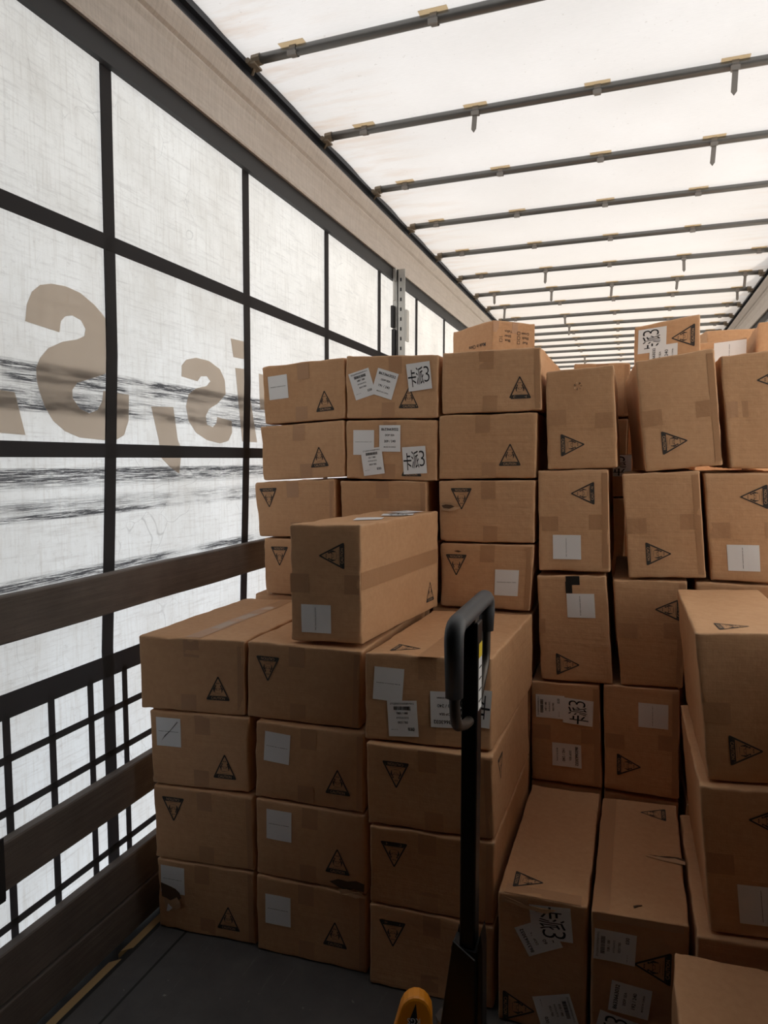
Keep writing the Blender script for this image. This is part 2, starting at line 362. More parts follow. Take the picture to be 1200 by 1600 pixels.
# ---------------------------------------------------------------- roof bows with buckled straps
CX = [-1.23,-.70,-.18,.34,.86]
tails = {2:(1,3), 3:(3,), 6:(1,3), 5:(), 7:(0,1,2,3,4), 8:(0,4), 9:(1,), 10:(1,), 4:(), 0:(), 1:()}
ordn = ['first','second','third','fourth','fifth','sixth','seventh','eighth','ninth','tenth','eleventh','twelfth','thirteenth','fourteenth','fifteenth','sixteenth','seventeenth','eighteenth','nineteenth','twentieth','twenty-first']
for i, y in enumerate(BOWY):
    r_ = random.Random(i)
    e_ = empty('roof_bow', (-.215, y, 3.0)); O = Vector((-.215, y, 3.0))
    if i >= 1: lab = 'grey steel roof bow under the white tarpaulin, %s from the camera' % ordn[i-1]
    else: lab = 'grey steel roof bow overhead, nearer than every bow in the photo'
    tag(e_, lab, 'roof bow', 'roof bows under the tarpaulin')
    b = MB(); n = 24
    pts = [(-1.405 + 2.38*t/n, y, 3.026 + .004*math.sin(math.pi*t/n)) for t in range(n+1)]
    b.tube([Vector(p)-O for p in pts], .0185, 12); b.build('tube', BOWM, e_, smooth=True)
    for sx_ in (-1, 1):
        xe = -1.405 if sx_ < 0 else .975
        b = MB(); b.tube([Vector((xe-sx_*.02, y, 3.026))-O, Vector((xe+sx_*.015, y, 3.024))-O], .0215, 10)
        b.box(Vector((xe+sx_*.005-.012, y-.03, 2.998))-O, Vector((xe+sx_*.005+.012, y+.03, 3.006))-O)
        b.tube([Vector((xe+sx_*.02, y-.035, 3.01))-O, Vector((xe+sx_*.02, y+.035, 3.01))-O], .011, 8)
        b.tube([Vector((xe+sx_*.0, y-.01, 3.01))-O, Vector((xe+sx_*.035, y+.025, 2.99))-O], .007, 6)
        b.build('end_bracket', BRACKET, e_)
    for k, x in enumerate(CX):
        x += r_.uniform(-.015, .015)
        b = MB(); b.box(Vector((x-.052, y-.036, 3.0435))-O, Vector((x+.052, y+.012, 3.045))-O); b.build('tarp_patch', PATCH, e_)
        b = MB()
        ring = [Vector((x, y+.0225*math.cos(a), 3.028+.0225*math.sin(a)))-O for a in [2*math.pi*q/12 for q in range(13)]]
        for q in range(12):
            p, p2 = ring[q], ring[q+1]
            b.add([p+Vector((-.013,0,0)), p+Vector((.013,0,0)), p2+Vector((.013,0,0)), p2+Vector((-.013,0,0))], [(0,1,2,3)])
        b.box(Vector((x-.017, y-.03, 2.998))-O, Vector((x+.017, y-.022, 3.016))-O)
        b.build('strap_clip', CLIPM, e_)
        if k in tails.get(i, ()) or (i not in tails and r_.random() < .12):
            b = MB(); ln = r_.uniform(.07,.105); dx = r_.uniform(-.006,.006)
            yy = y-.024
            pl = [(x-.011,3.01),(x+.011,3.01),(x+.011+dx,3.012-ln),(x+dx,2.997-ln),(x-.011+dx,3.012-ln)]
            b.prism([(p[0]-O.x, p[1]-O.z) for p in pl], lambda p, t: (p[0], t, p[1]), yy-y, yy-y+.002); b.build('strap_tail', CLIPM, e_)

# ---------------------------------------------------------------- side slats, dropside boards, post
def plank(name, y0, y1, z0, z1, label, grp=None, x0=-1.478, x1=-1.45):
    b = MB(); n = max(2, int((y1-y0)/.1)); O = Vector(((x0+x1)/2, (y0+y1)/2, z0))
    rows = []
    for i in range(n+1):
        y = y0+(y1-y0)*i/n; j = .002*noise.noise(Vector((y*3, z0*7, 1)))
        rows.append([(x0,y,z0+j),(x1-.003,y,z0+j),(x1,y,z0+.004+j),(x1,y,z1-.004+j),(x1-.003,y,z1+j),(x0,y,z1+j)])
    v = [p for r in rows for p in r]; f = [(i*6+k, i*6+(k+1)%6, (i+1)*6+(k+1)%6, (i+1)*6+k) for i in range(n) for k in range(6)]
    f += [tuple(range(6))[::-1], tuple(n*6+k for k in range(6))]
    b.add(v, f); o = b.build(name, WOOD, origin=O); return tag(o, label, 'plank', grp)
plank('side_slat', Y0+.02, 4.16, 1.021, 1.141, 'long weathered wooden slat across the curtain, the highest of the planks')
plank('side_slat', 1.215, 4.16, .394, .521, 'grey wooden slat low on the left curtain, its near end held in a black pocket')
plank('dropside_board', Y0+.02, 4.16, .106, .236, 'dark wooden board with a worn edge just above the lowest board at the floor', x0=-1.48, x1=-1.452)
plank('dropside_board', Y0+.02, 4.16, -.02, .102, 'lowest dark wooden board standing at the floor edge beneath the curtain', x0=-1.48, x1=-1.449)
plank('side_slat', 4.42, 9.0, 1.021, 1.141, 'weathered slat beyond the steel post, hidden behind cartons')
b = MB(); b.box((-1.487,1.16,.375),(-1.446,1.213,.381)); b.box((-1.487,1.16,.381),(-1.480,1.213,.54)); b.box((-1.4485,1.195,.381),(-1.4445,1.213,.54)); b.box((-1.487,1.16,.381),(-1.4445,1.166,.54))
tag(b.build('slat_pocket', BLACK, origin=Vector((-1.47,1.19,.375))), 'black metal pocket holding the near end of the low wooden slat', 'bracket')
O = Vector((-1.43, 4.29, 0)); pe = tag(empty('curtain_post', O), 'perforated galvanised steel post standing against the left curtain', 'post')
b = MB(); b.box((-1.475+1.43,-.03,0),(-1.437+1.43,.03,2.695)); b.box((-1.437+1.43,-.05,0),(-1.385+1.43,-.044,2.695)); b.box((-1.437+1.43,-.05,0),(-1.431+1.43,.03,2.695)); b.build('channel', GALV, pe)
b = MB()
for k in range(40):
    z = .2+k*.062
    b.box((.012,-.0515,z),(.022,-.0495,z+.022))
b.build('slot_row', CHANNEL, pe)
b = MB(); b.box((-.05,-.062,2.33),(-.028,-.03,2.47)); b.box((-.044,-.06,2.1),(-.02,-.03,2.32)); b.build('latch_box', BLACK, pe, bevel=.004)
b = MB(); b.box((.045,-.05,2.24),(.058,.0,2.44)); b.build('side_bracket', GALV, pe, bevel=.003)
b = MB(); b.tube([(-.025,-.06,2.5),(-.025,-.06,2.62)], .008, 8); b.box((-.03,-.07,2.62),(-.012,-.045,2.70)); b.build('latch_rod', GALV, pe)
def batten(y0, y1, lab):
    b = MB(); O = Vector((-1.402, (y0+y1)/2, -.008)); n = 10
    prof = [(-.016,0),(.016,0),(.017,.018),(.010,.026),(-.012,.028),(-.017,.02)]
    rows = []
    for i in range(n+1):
        y = y0+(y1-y0)*i/n; j = .0015*noise.noise(Vector((y*9,0,0)))
        rows += [(-1.402+p[0]+j, y + (.02*p[0]/.017 if i in (0,n) else 0), -.035+p[1]+.002) for p in prof]
    b.add(rows, [(i*6+k, i*6+(k+1)%6, (i+1)*6+(k+1)%6, (i+1)*6+k) for i in range(n) for k in range(6)] + [tuple(range(6))[::-1], tuple(n*6+k for k in range(6))])
    return tag(b.build('wooden_batten', BATTEN, origin=O), lab, 'batten')
batten(1.12, 1.535, 'long yellowish wooden batten lying in the gap along the floor edge')
batten(1.585, 2.3, 'short yellowish batten end disappearing behind the lowest left carton')

# ---------------------------------------------------------------- printing and labels as flat polygons
_tc = {}
def text_polys(s, bold=0.0):
    k = (s, bold)
    if k in _tc: return _tc[k]
    c = bpy.data.curves.new('lettering','FONT'); c.body = s; c.size = 1; c.offset = bold; c.resolution_u = 3
    o = bpy.data.objects.new('lettering', c); C.objects.link(o)
    me = bpy.data.meshes.new_from_object(o.evaluated_get(bpy.context.evaluated_depsgraph_get()))
    v = [(p.co.x, p.co.y) for p in me.vertices]; f = [tuple(p.vertices) for p in me.polygons]
    if v:
        x0, x1 = min(p[0] for p in v), max(p[0] for p in v); y0, y1 = min(p[1] for p in v), max(p[1] for p in v)
        v = [((p[0]-(x0+x1)/2), (p[1]-(y0+y1)/2)) for p in v]; wd, ht = x1-x0, y1-y0
    else: wd = ht = 1
    bpy.data.objects.remove(o); bpy.data.curves.remove(c); bpy.data.meshes.remove(me)
    _tc[k] = (v, f, wd, ht); return _tc[k]
class Flat:                     # 2D polygons: layer 0 sheet, higher layers lie on it
    def __init__(s): s.v = []; s.f = []; s.m = []; s.z = []
    def add(s, v, f, m, z):
        k = len(s.v); s.v += list(v); s.z += [z]*len(v); s.f += [tuple(i+k for i in q) for q in f]; s.m += [m]*len(f)
    def rect(s, x0, y0, x1, y1, m, z, n=1):
        v = [(x0+(x1-x0)*i/n, y0+(y1-y0)*j/n) for j in range(n+1) for i in range(n+1)]
        s.add(v, [(j*(n+1)+i, j*(n+1)+i+1, (j+1)*(n+1)+i+1, (j+1)*(n+1)+i) for j in range(n) for i in range(n)], m, z)
    def text(s, t, cx, cy, width=None, height=None, bold=0.0, m=1, z=1):
        v, f, wd, ht = text_polys(t, bold); k = width/wd if width else height/ht
        ky = (height/ht) if (height and width) else k
        s.add([(cx+p[0]*k, cy+p[1]*ky) for p in v], f, m, z)
    def marks(s, cx, cy, width, h, seed, m=1, z=1):     # a line of print too small to read
        r = random.Random(seed); x = cx-width/2
        while x < cx+width/2:
            q = r.uniform(.6,1.4)*h; s.rect(x, cy-h*r.uniform(.3,.5), min(x+q, cx+width/2), cy+h*r.uniform(.3,.5), m, z)
            x += q*1.35 + (h*1.2 if r.random() < .15 else 0)
def lab_plain(seed=0):
    d = Flat(); d.rect(-.041,-.0455,.041,.0455,0,0,6); d.marks(0, .002, .066, .0016, seed); return d
def lab_code(num):
    d = Flat(); d.rect(-.041,-.049,.041,.049,0,0,6)
    d.text('ZYGJ0003350000BW012', 0, .040, width=.066, bold=.0)
    r = random.Random(num); x = -.023
    while x < .023:
        q = r.choice((.0006,.0011,.0016)); d.rect(x,.0235,min(x+q,.023),.0335,1,1); x += q+r.choice((.0006,.0010))
    d.text(num, 0, .0150, height=.0062, bold=.02); d.text('6435663032', 0, .0025, width=.034); d.text('0031785', 0, -.0105, width=.028, bold=.01)
    d.marks(-.024, -.030, .018, .0013, 5); d.text('030', .022, -.0285, height=.0085, bold=.015); return d
def lab_sea(num):
    d = Flat(); d.rect(-.041,-.048,.041,.048,0,0,6)
    d.text('8633663032', 0, .033, width=.066, bold=.018); d.text('DDP SEA', 0, .012, width=.036, bold=.012)
    d.text(num, 0, -.010, width=.044, bold=.012); d.text('MADE IN CHINA', 0, -.031, width=.046, bold=.008); return d
def lab_kapai():
    d = Flat(); d.rect(-.044,-.049,.044,.049,0,0,6)
    d.text('卡', -.0265, -.004, width=.030, height=.062, bold=.006); d.text('派', .0030, .002, width=.028, height=.064, bold=.004); d.text('3', .0285, .005, width=.020, height=.056, bold=-.012)
    return d
def caution():
    d = Flat(); B, H = .039, .078; r = .004
    def tri(B, H, y0, r):
        P = [Vector((-B,y0)), Vector((B,y0)), Vector((0,y0+H))]; out = []
        for i in range(3):
            a, b_, c = P[i-1], P[i], P[(i+1)%3]; p0 = b_+(a-b_).normalized()*r*1.6; p1 = b_+(c-b_).normalized()*r*1.6
            for k in range(5):
                t = k/4; out.append(tuple(p0*(1-t)**2+b_*2*t*(1-t)+p1*t*t))
        return out
    o = tri(B, H, -.030, .004); n = len(o)
    i_ = tri(B*.78, H*.80, -.0225, .002)
    d.add(o+i_, [(k, (k+1)%n, n+(k+1)%n, n+k) for k in range(n)], 0, 0)
    yb = -.0165; k0 = .78*B*(1-(yb+.0225)/(H*.80))
    d.add([(-.78*B*.97,-.0225),(.78*B*.97,-.0225),(k0,yb),(-k0,yb)], [(0,1,2,3)], 0, 0)
    d.text('CAUTION', 0, -.0232, width=.044, height=.0078, bold=.01, m=1, z=1)
    d.marks(0, -.0135, .034, .0011, 3, 0, 0); d.marks(0, -.0075, .020, .0016, 4, 0, 0); d.marks(0, .024, .010, .0028, 6, 0, 0)
    for s in (-1, 1):
        d.add([(s*(.0085+.0024*math.cos(a)), .0155+.0024*math.sin(a)) for a in [math.pi*q/4 for q in range(8)]], [tuple(range(8))], 0, 0)
        d.add([(s*.007,.013),(s*.011,.0125),(s*.0155,.006),(s*.0140,.001),(s*.0105,.003),(s*.0105,.008)], [(0,1,2,3,4,5)], 0, 0)
        d.add([(s*.0105,.003),(s*.0140,.001),(s*.0125,-.0045),(s*.0100,-.0045),(s*.0112,-.001)], [(0,1,2,3,4)], 0, 0)
        d.add([(s*.0105,.0095),(s*.0105,.0075),(s*.0045,.0045),(s*.0045,.0062)], [(0,1,2,3)], 0, 0)
    for x0, y0, x1, y1 in ((-.005,.0068,.005,.0076),(-.005,.0015,.005,.0023),(-.005,.0015,-.0042,.0076),(.0042,.0015,.005,.0076)): d.rect(x0,y0,x1,y1,0,0)
    return d
CAUT = caution()

# ---------------------------------------------------------------- cartons
class Box:
    # fq: front face corners TL, TR, BR, BL as (x, y, z); back face = front + dvec
    def __init__(s, fq, dvec, seed, bulge=None):
        TL, TR, BR, BL = [Vector(p) for p in fq]; d = Vector(dvec); ce = (TL+TR+BR+BL)/4; g_ = .0014
        TL, TR, BR, BL = [p + Vector((math.copysign(g_, ce.x-p.x), 0, math.copysign(g_, ce.z-p.z))) for p in (TL, TR, BR, BL)]
        s.P = {(0,0,1):TL, (1,0,1):TR, (1,0,0):BR, (0,0,0):BL, (0,1,1):TL+d, (1,1,1):TR+d, (1,1,0):BR+d, (0,1,0):BL+d}
        s.W = ((TR-TL).length+(BR-BL).length)/2; s.H = ((TL-BL).length+(TR-BR).length)/2; s.L = d.length
        r = random.Random(seed); s.r = r; s.seed = seed
        s.A = {'front': r.uniform(-.004,.004) if bulge is None else bulge, 'top': -.003, 'right': -.002, 'left': -.002, 'back': 0, 'bottom': 0}
        s.ph = [r.uniform(0,6.28) for _ in range(6)]
    def tri(s, a, b, c):
        out = Vector((0,0,0))
        for (i,j,k), p in s.P.items(): out += p*((a if i else 1-a)*(b if j else 1-b)*(c if k else 1-c))
        return out
    def par(s, face, u, v):
        return {'front':(u,0,v),'back':(u,1,v),'top':(u,v,1),'bottom':(u,v,0),'right':(1,u,v),'left':(0,u,v)}[face]
    def nrm(s, face):
        g = s.P
        X = (g[1,0,0]-g[0,0,0]+g[1,0,1]-g[0,0,1]).normalized(); Y = (g[0,1,0]-g[0,0,0]).normalized(); Z = (g[0,0,1]-g[0,0,0]+g[1,0,1]-g[1,0,0]).normalized()
        return {'front':Z.cross(X)*-1*-1 if False else -Y.copy(), 'back':Y, 'top':Z, 'bottom':-Z, 'right':X, 'left':-X}[face]
    def disp(s, face, u, v):
        f = lambda t: min(1, max(0, min(t, 1-t)/.22))
        q = f(u)*f(v); q = q*q*(3-2*q)
        return q*(s.A[face]*(.6+.4*math.sin(3*u+s.ph[0])) + .0014*math.sin(7*u+s.ph[1])*math.sin(6*v+s.ph[2]) - .0006)
    def at(s, face, u, v, off=0):
        return s.tri(*s.par(face, u, v)) + s.nrm(face)*(s.disp(face, u, v)+off)
    def size(s, face): return {'front':(s.W,s.H),'back':(s.W,s.H),'top':(s.W,s.L),'bottom':(s.W,s.L),'right':(s.L,s.H),'left':(s.L,s.H)}[face]
    def mesh(s, step=.036, crumple=1.0):
        R = .0055
        def grid(D):
            e = [0, R*.5, R, .013, .026]
            n = max(1, round((D-.052)/step)); mid = [.026+(D-.052)*k/n for k in range(1, n)]
            return e+mid+[D-x for x in reversed(e)]
        G = [grid(s.W), grid(s.L), grid(s.H)]; D = (s.W, s.L, s.H); N = [len(g)-1 for g in G]
        idx = {}; V = []; F = []
        def vert(i, j, k):
            key = (i,j,k)
            if key in idx: return idx[key]
            p = [G[0][i], G[1][j], G[2][k]]
            inn = [min(max(p[q], R), D[q]-R) for q in range(3)]
            dv = Vector([p[q]-inn[q] for q in range(3)])
            if dv.length > 1e-9:
                dv = dv.normalized()*R
            q_ = [inn[q]+dv[q] for q in range(3)]
            co = s.tri(q_[0]/D[0], q_[1]/D[1], q_[2]/D[2])
            on = [(q, 0) for q in range(3) if p[q] <= 0] + [(q, 1) for q in range(3) if p[q] >= D[q]-1e-9]
            face = {(0,0):'left',(0,1):'right',(1,0):'front',(1,1):'back',(2,0):'bottom',(2,1):'top'}[on[0]]
            ax = on[0][0]; oth = [q for q in range(3) if q != ax]
            dm = min(min(p[q], D[q]-p[q]) for q in oth)
            if len(on) == 1:
                u, v = p[oth[0]]/D[oth[0]], p[oth[1]]/D[oth[1]]
                co = co + s.nrm(face)*s.disp(face, u, v)
            wgt = math.exp(-(dm/.014)**2)*crumple
            if wgt > .02:
                nv = noise.noise_vector(co*38+Vector((s.seed,0,0)))*.0040 + noise.noise_vector(co*11+Vector((0,s.seed,0)))*.0036
                cen = s.tri(.5,.5,.5); inw = (cen-co).normalized()
                if nv.dot(inw) < 0: nv = nv*.55
                co = co + nv*wgt
            idx[key] = len(V); V.append(co); return idx[key]
        for (ax, a, b_) in ((0,1,2),(1,0,2),(2,0,1)):
            for side in (0, N[ax]):
                for i in range(N[a]):
                    for j in range(N[b_]):
                        q = []
                        for di, dj in ((0,0),(1,0),(1,1),(0,1)):
                            t = [0,0,0]; t[ax] = side; t[a] = i+di; t[b_] = j+dj; q.append(vert(*t))
                        flip = (side == 0) ^ (ax == 1)
                        F.append(tuple(reversed(q)) if flip else tuple(q))
        return V, F

def put(box, root, O, name, flat, mats, face, u, v, rot=0, scale=1.0, off=.0012, step=.0005, label=None):
    Wd, Hd = box.size(face); c, s_ = math.cos(math.radians(rot)), math.sin(math.radians(rot)); V = []
    for (x, y), z in zip(flat.v, flat.z):
        px, py = u*Wd+(x*c-y*s_)*scale, v*Hd+(x*s_+y*c)*scale
        V.append(box.at(face, px/Wd, py/Hd, off+z*step)-O)
    o = link(name, V, flat.f, mats, root, flat.m)
    if label: o['label'] = label
    return o
def tape_rect(w_, h_): d = Flat(); d.rect(-w_/2,-h_/2,w_/2,h_/2,0,0,5); return d

def carton(fq, dvec, seed, label, marks=(), tape='auto', group=None, bulge=None, step=.036, crumple=1.0):
    bx = Box(fq, dvec, seed, bulge); V, F = bx.mesh(step, crumple)
    O = bx.tri(.5,.5,0)
    root = link('cardboard_carton', V, F, [CARD], None, None, True, O)
    tag(root, label, 'carton', group)
    land = bx.W > bx.H
    r = random.Random(seed+7)
    if tape == 'auto':
        if land: T = [('front',.5+r.uniform(-.05,.05),1-.034/bx.H,.05,.06), ('front',.5+r.uniform(-.05,.05),.030/bx.H,.05,.052)]
        else: T = [('front',.034/bx.W,.5+r.uniform(-.04,.04),.06,.05), ('front',1-.034/bx.W,.5+r.uniform(-.04,.04),.06,.05)]
        if r.random() < .6: T.append(('front', 1-.013/bx.W, .5, .018, bx.H*.93))
    else: T = tape
    for t in T:
        face, u, v, w_, h_ = t[:5]
        put(bx, root, O, 'packing_tape', tape_rect(w_, h_), [t[5] if len(t) > 5 else TAPE], face, u, v, r.uniform(-1,1), off=.0007)
    lay = 0
    for mk in marks:
        k, face, u, v, rot = mk[:5]; arg = mk[5] if len(mk) > 5 else None; sc_ = mk[6] if len(mk) > 6 else 1.0
        if k == 'caution': put(bx, root, O, 'caution_print', CAUT, [PRINT, EDGE], face, u, v, rot, sc_, off=.0010, label='black triangular caution print')
        elif k == 'plain': put(bx, root, O, 'shipping_label', lab_plain(seed), [PAPER, INK], face, u, v, rot, sc_, off=.0013+.0008*lay); lay += 1
        elif k == 'code': put(bx, root, O, 'shipping_label', lab_code(arg), [PAPER, INK], face, u, v, rot, sc_, off=.0013+.0008*lay, label='white label with barcode and %s' % arg); lay += 1
        elif k == 'sea': put(bx, root, O, 'shipping_label', lab_sea(arg), [PAPER, INK], face, u, v, rot, sc_, off=.0013+.0008*lay, label='white label reading %s' % arg); lay += 1
        elif k == 'kapai': put(bx, root, O, 'shipping_label', lab_kapai(), [PAPER, INK], face, u, v, rot, sc_, off=.0013+.0008*lay, label='white label with two large characters and a 3'); lay += 1
    return root, bx, O

def scrap(bx, root, O, name, face, pts, m, off=.0016, lift=None, label=None):
    # an irregular scrap or tear on a carton face; pts in metres from the face's lower left corner
    Wd, Hd = bx.size(face); n = len(pts); cx_, cy_ = sum(p[0] for p in pts)/n, sum(p[1] for p in pts)/n
    V = [bx.at(face, p[0]/Wd, p[1]/Hd, off+(lift[i] if lift else 0))-O for i, p in enumerate(pts)] + [bx.at(face, cx_/Wd, cy_/Hd, off+(sum(lift)/n if lift else 0))-O]
    o = link(name, V, [(i, (i+1)%n, n) for i in range(n)], [m], root)
    if label: o['label'] = label
    return o
def flatq(x0, x1, y, z0, z1): return [(x0,y,z1),(x1,y,z1),(x1,y,z0),(x0,y,z0)]
def level(q, z0, z1, g=.001):      # TL, TR, BR, BL given as (x, y)
    (a,b_,c,d) = q; return [(*a, z1-g), (*b_, z1-g), (*c, z0+g), (*d, z0+g)]
HF = .2375
# --- front stacks, left (three columns of four)
r_, bx_, O_ = carton(level([(-1.364,1.684),(-1.036,1.720),(-1.036,1.724),(-1.369,1.694)],0,HF),(0,.58,0),11,'lowest carton against the left planks, torn at its left edge',
    [('plain','front',.16,.72,-1),('caution','front',.73,.27,0)])
scrap(bx_, r_, O_, 'torn_hole', 'front', [(.012,.155),(.030,.150),(.045,.146),(.062,.140),(.076,.128),(.080,.112),(.070,.098),(.058,.104),(.046,.096),(.030,.104),(.014,.108)], TEAR, .0030, label='dark torn patch')
scrap(bx_, r_, O_, 'torn_flap', 'front', [(.022,.102),(.045,.100),(.072,.118),(.086,.104),(.084,.086),(.068,.074),(.048,.066),(.026,.070)], EDGE, .0036, [0,.004,.008,.012,.010,.006,.003,0], label='pale torn cardboard flap')
scrap(bx_, r_, O_, 'torn_paper', 'front', [(.040,.092),(.056,.080),(.040,.064),(.030,.062)], PAPER, .0060, [.004,.006,.002,0])
carton(level([(-1.371,1.684),(-1.034,1.716),(-1.036,1.720),(-1.366,1.684)],HF,2*HF),(0,.58,0),12,'second carton up against the left planks, upside-down caution print at its upper left',
    [('caution','front',.2,.73,180)])
r_, bx_, O_ = carton(level([(-1.376,1.684),(-1.052,1.722),(-1.054,1.726),(-1.374,1.686)],2*HF,3*HF),(0,.58,0),13,'carton beside the left planks with a pen slash across its white label',
    [('plain','front',.19,.72,0),('caution','front',.76,.29,0)])
scrap(bx_, r_, O_, 'pen_slash', 'front', [(.036,.138),(.052,.156),(.066,.170),(.094,.202),(.093,.204),(.066,.1725),(.050,.158)], INK, .0030)
r_, bx_, O_ = carton(level([(-1.392,1.660),(-1.052,1.712),(-1.066,1.728),(-1.404,1.680)],3*HF,4*HF),(.01,.60,0),14,'top carton beside the left planks with shiny clear tape along its lid',
    [('caution','front',.75,.31,0)], tape=[('front',.5,.86,.05,.055),('front',.47,.13,.05,.05),('front',.965,.5,.02,.2),('top',.5,.5,.05,.58),('top',.5,.42,.032,.46,CLEAR)])
carton(level([(-1.026,1.713),(-.676,1.731),(-.676,1.730),(-1.026,1.712)],0,HF),(0,.58,0),21,'bottom carton of the middle front stack, resting on the floor under a crushed one',
    [('plain','front',.2,.58,0),('caution','front',.72,.38,0)])
r_, bx_, O_ = carton(level([(-1.024,1.713),(-.677,1.730),(-.676,1.731),(-1.028,1.717)],HF,2*HF),(0,.58,0),22,'carton with a crushed lower right corner in the middle front stack',
    [('plain','front',.22,.70,0),('caution','front',.75,.33,0)])
scrap(bx_, r_, O_, 'crushed_edge', 'front', [(.235,.020),(.262,.032),(.290,.030),(.318,.036),(.342,.030),(.340,.006),(.310,.010),(.285,.002),(.262,.008)], TEAR, .0018, label='dark crushed corner')
scrap(bx_, r_, O_, 'torn_fibre', 'front', [(.262,.002),(.290,.010),(.315,.004),(.334,.010),(.342,-.004),(.318,-.012),(.290,-.008),(.272,-.012)], EDGE, .0026, [0,.004,.002,.006,.003,.006,.004,0])
carton(level([(-1.022,1.713),(-.682,1.730),(-.685,1.736),(-1.030,1.720)],2*HF,3*HF),(0,.58,0),23,'carton third up in the middle front stack, white label upper left, caution lower right',
    [('plain','front',.21,.69,-3),('caution','front',.77,.32,0)])
carton(level([(-1.046,1.714),(-.687,1.722),(-.702,1.75),(-1.059,1.730)],3*HF,4*HF),(.01,.60,0),24,'top carton of the middle front stack, beneath the upright box',
    [('caution','front',.19,.70,180)])
carton(level([(-.659,1.706),(-.310,1.721),(-.308,1.725),(-.656,1.700)],0,HF),(.01,.58,0),31,'bottom carton behind the pallet jack handle, on the floor',
    [('caution','front',.19,.70,180),('plain','front',.81,.42,0)])
carton(level([(-.652,1.688),(-.308,1.719),(-.312,1.727),(-.657,1.705)],HF,2*HF),(.01,.58,0),32,'second carton from the floor behind the pallet jack handle',
    [('caution','front',.20,.70,180)])
carton(level([(-.659,1.682),(-.316,1.704),(-.309,1.722),(-.659,1.692)],2*HF,3*HF),(.01,.58,0),33,'third carton from the floor behind the pallet jack handle, bulging tape at its top corner',
    [('caution','front',.24,.68,180),('caution','right',.18,.72,180,None,.9)])
carton(level([(-.668,1.700),(-.330,1.758),(-.322,1.728),(-.668,1.694)],3*HF,4.02*HF),(.03,.575,0),34,'carton behind the jack handle with a 163 / 180 label and its lid in view',
    [('plain','front',.19,.66,-3),('code','front',.31,.28,4,'163 / 180'),('sea','front',.65,.42,182,'198 / 240'),('kapai','front',.87,.47,176),('caution','top',.24,.13,-90,None,1.0)],
    tape=[('front',.5,.86,.05,.06),('front',.5,.12,.05,.05),('top',.52,.5,.06,.59)])
# --- upright carton on top
carton([(-.918,1.740,1.296),(-.700,1.750,1.300),(-.698,1.750,.959),(-.914,1.740,.955)],(.068,.57,0),41,'carton standing on its narrow side on top of the front stacks, bright long side showing',
    [('caution','front',.64,.74,90),('plain','front',.37,.20,90),('plain','top',.62,.38,20),('kapai','top',.72,.66,-70),('sea','top',.60,.86,60,'170 / 240'),('caution','right',.87,.17,0,None,.9)],
    tape=[('front',.14,.5,.06,.055),('front',.88,.5,.045,.055),('right',.5,.53,.565,.05)], bulge=.003)
# --- back left stacks (landscape), four visible rows
YB = 2.35
B = [
 ([(-1.349,1.837),(-1.003,1.859),(-.999,1.631),(-1.338,1.616)],51,'top left carton of the back stack, beside the curtain, with a plain white label',[('plain','front',.19,.62,2),('caution','front',.76,.28,2)]),
 ([(-1.361,1.609),(-1.004,1.627),(-1.002,1.4145),(-1.350,1.3965)],52,'carton under the top left one, bearing only a caution print',[('caution','front',.71,.34,2)]),
 ([(-1.390,1.3905),(-1.043,1.4085),(-1.042,1.188),(-1.372,1.175)],53,'carton of the back stack level with the upright box, upside-down caution near the curtain',[('caution','front',.17,.75,180)]),
 ([(-1.352,1.172),(-1.02,1.182),(-1.02,.952),(-1.346,.952)],54,'lowest visible carton of the back stack beside the curtain, half hidden by the upright box',[('caution','front',.21,.72,180)]),
 ([(-.999,1.861),(-.641,1.849),(-.645,1.626),(-.995,1.631)],55,'top carton with three tilted white labels, 108 / 180, 191 / 240 and a large 3',[('caution','front',.69,.29,0),('code','front',.18,.55,17,'108 / 180'),('sea','front',.43,.55,-17,'191 / 240'),('kapai','front',.80,.66,7)]),
 ([(-.997,1.627),(-.647,1.622),(-.646,1.404),(-.998,1.408)],56,'carton with four white labels, 12 / 180, 209 / 240 and a large 3',[('caution','front',.73,.20,0),('plain','front',.20,.62,0),('sea','front',.495,.69,0,'209 / 240'),('kapai','front',.765,.33,4),('code','front',.305,.30,8,'12 / 180')]),
 ([(-1.023,1.401),(-.684,1.405),(-.683,1.182),(-1.016,1.182)],57,'blank dented carton just behind the top of the upright box',[]),
 ([(-1.0,1.178),(-.655,1.178),(-.655,.952),(-1.0,.952)],58,'carton of the back stack hidden behind the upright box',[]),
 ([(-.630,1.853),(-.289,1.857),(-.283,1.643),(-.631,1.640)],59,'back stack carton directly under the small loose box, with a caution print at right',[('caution','front',.79,.34,0)]),
 ([(-.641,1.636),(-.298,1.640),(-.300,1.415),(-.640,1.410)],60,'second carton below the small loose box, caution print upright at right',[('caution','front',.74,.33,0)]),
 ([(-.641,1.406),(-.300,1.411),(-.300,1.194),(-.635,1.187)],61,'carton with a punched hole and upside-down caution print, third below the small loose box',[('caution','front',.24,.74,180)]),
 ([(-.635,1.183),(-.300,1.190),(-.312,.956),(-.630,.952)],62,'carton just above the lid behind the jack handle, white label at right',[('caution','front',.18,.70,180),('plain','front',.735,.42,0)]),
]
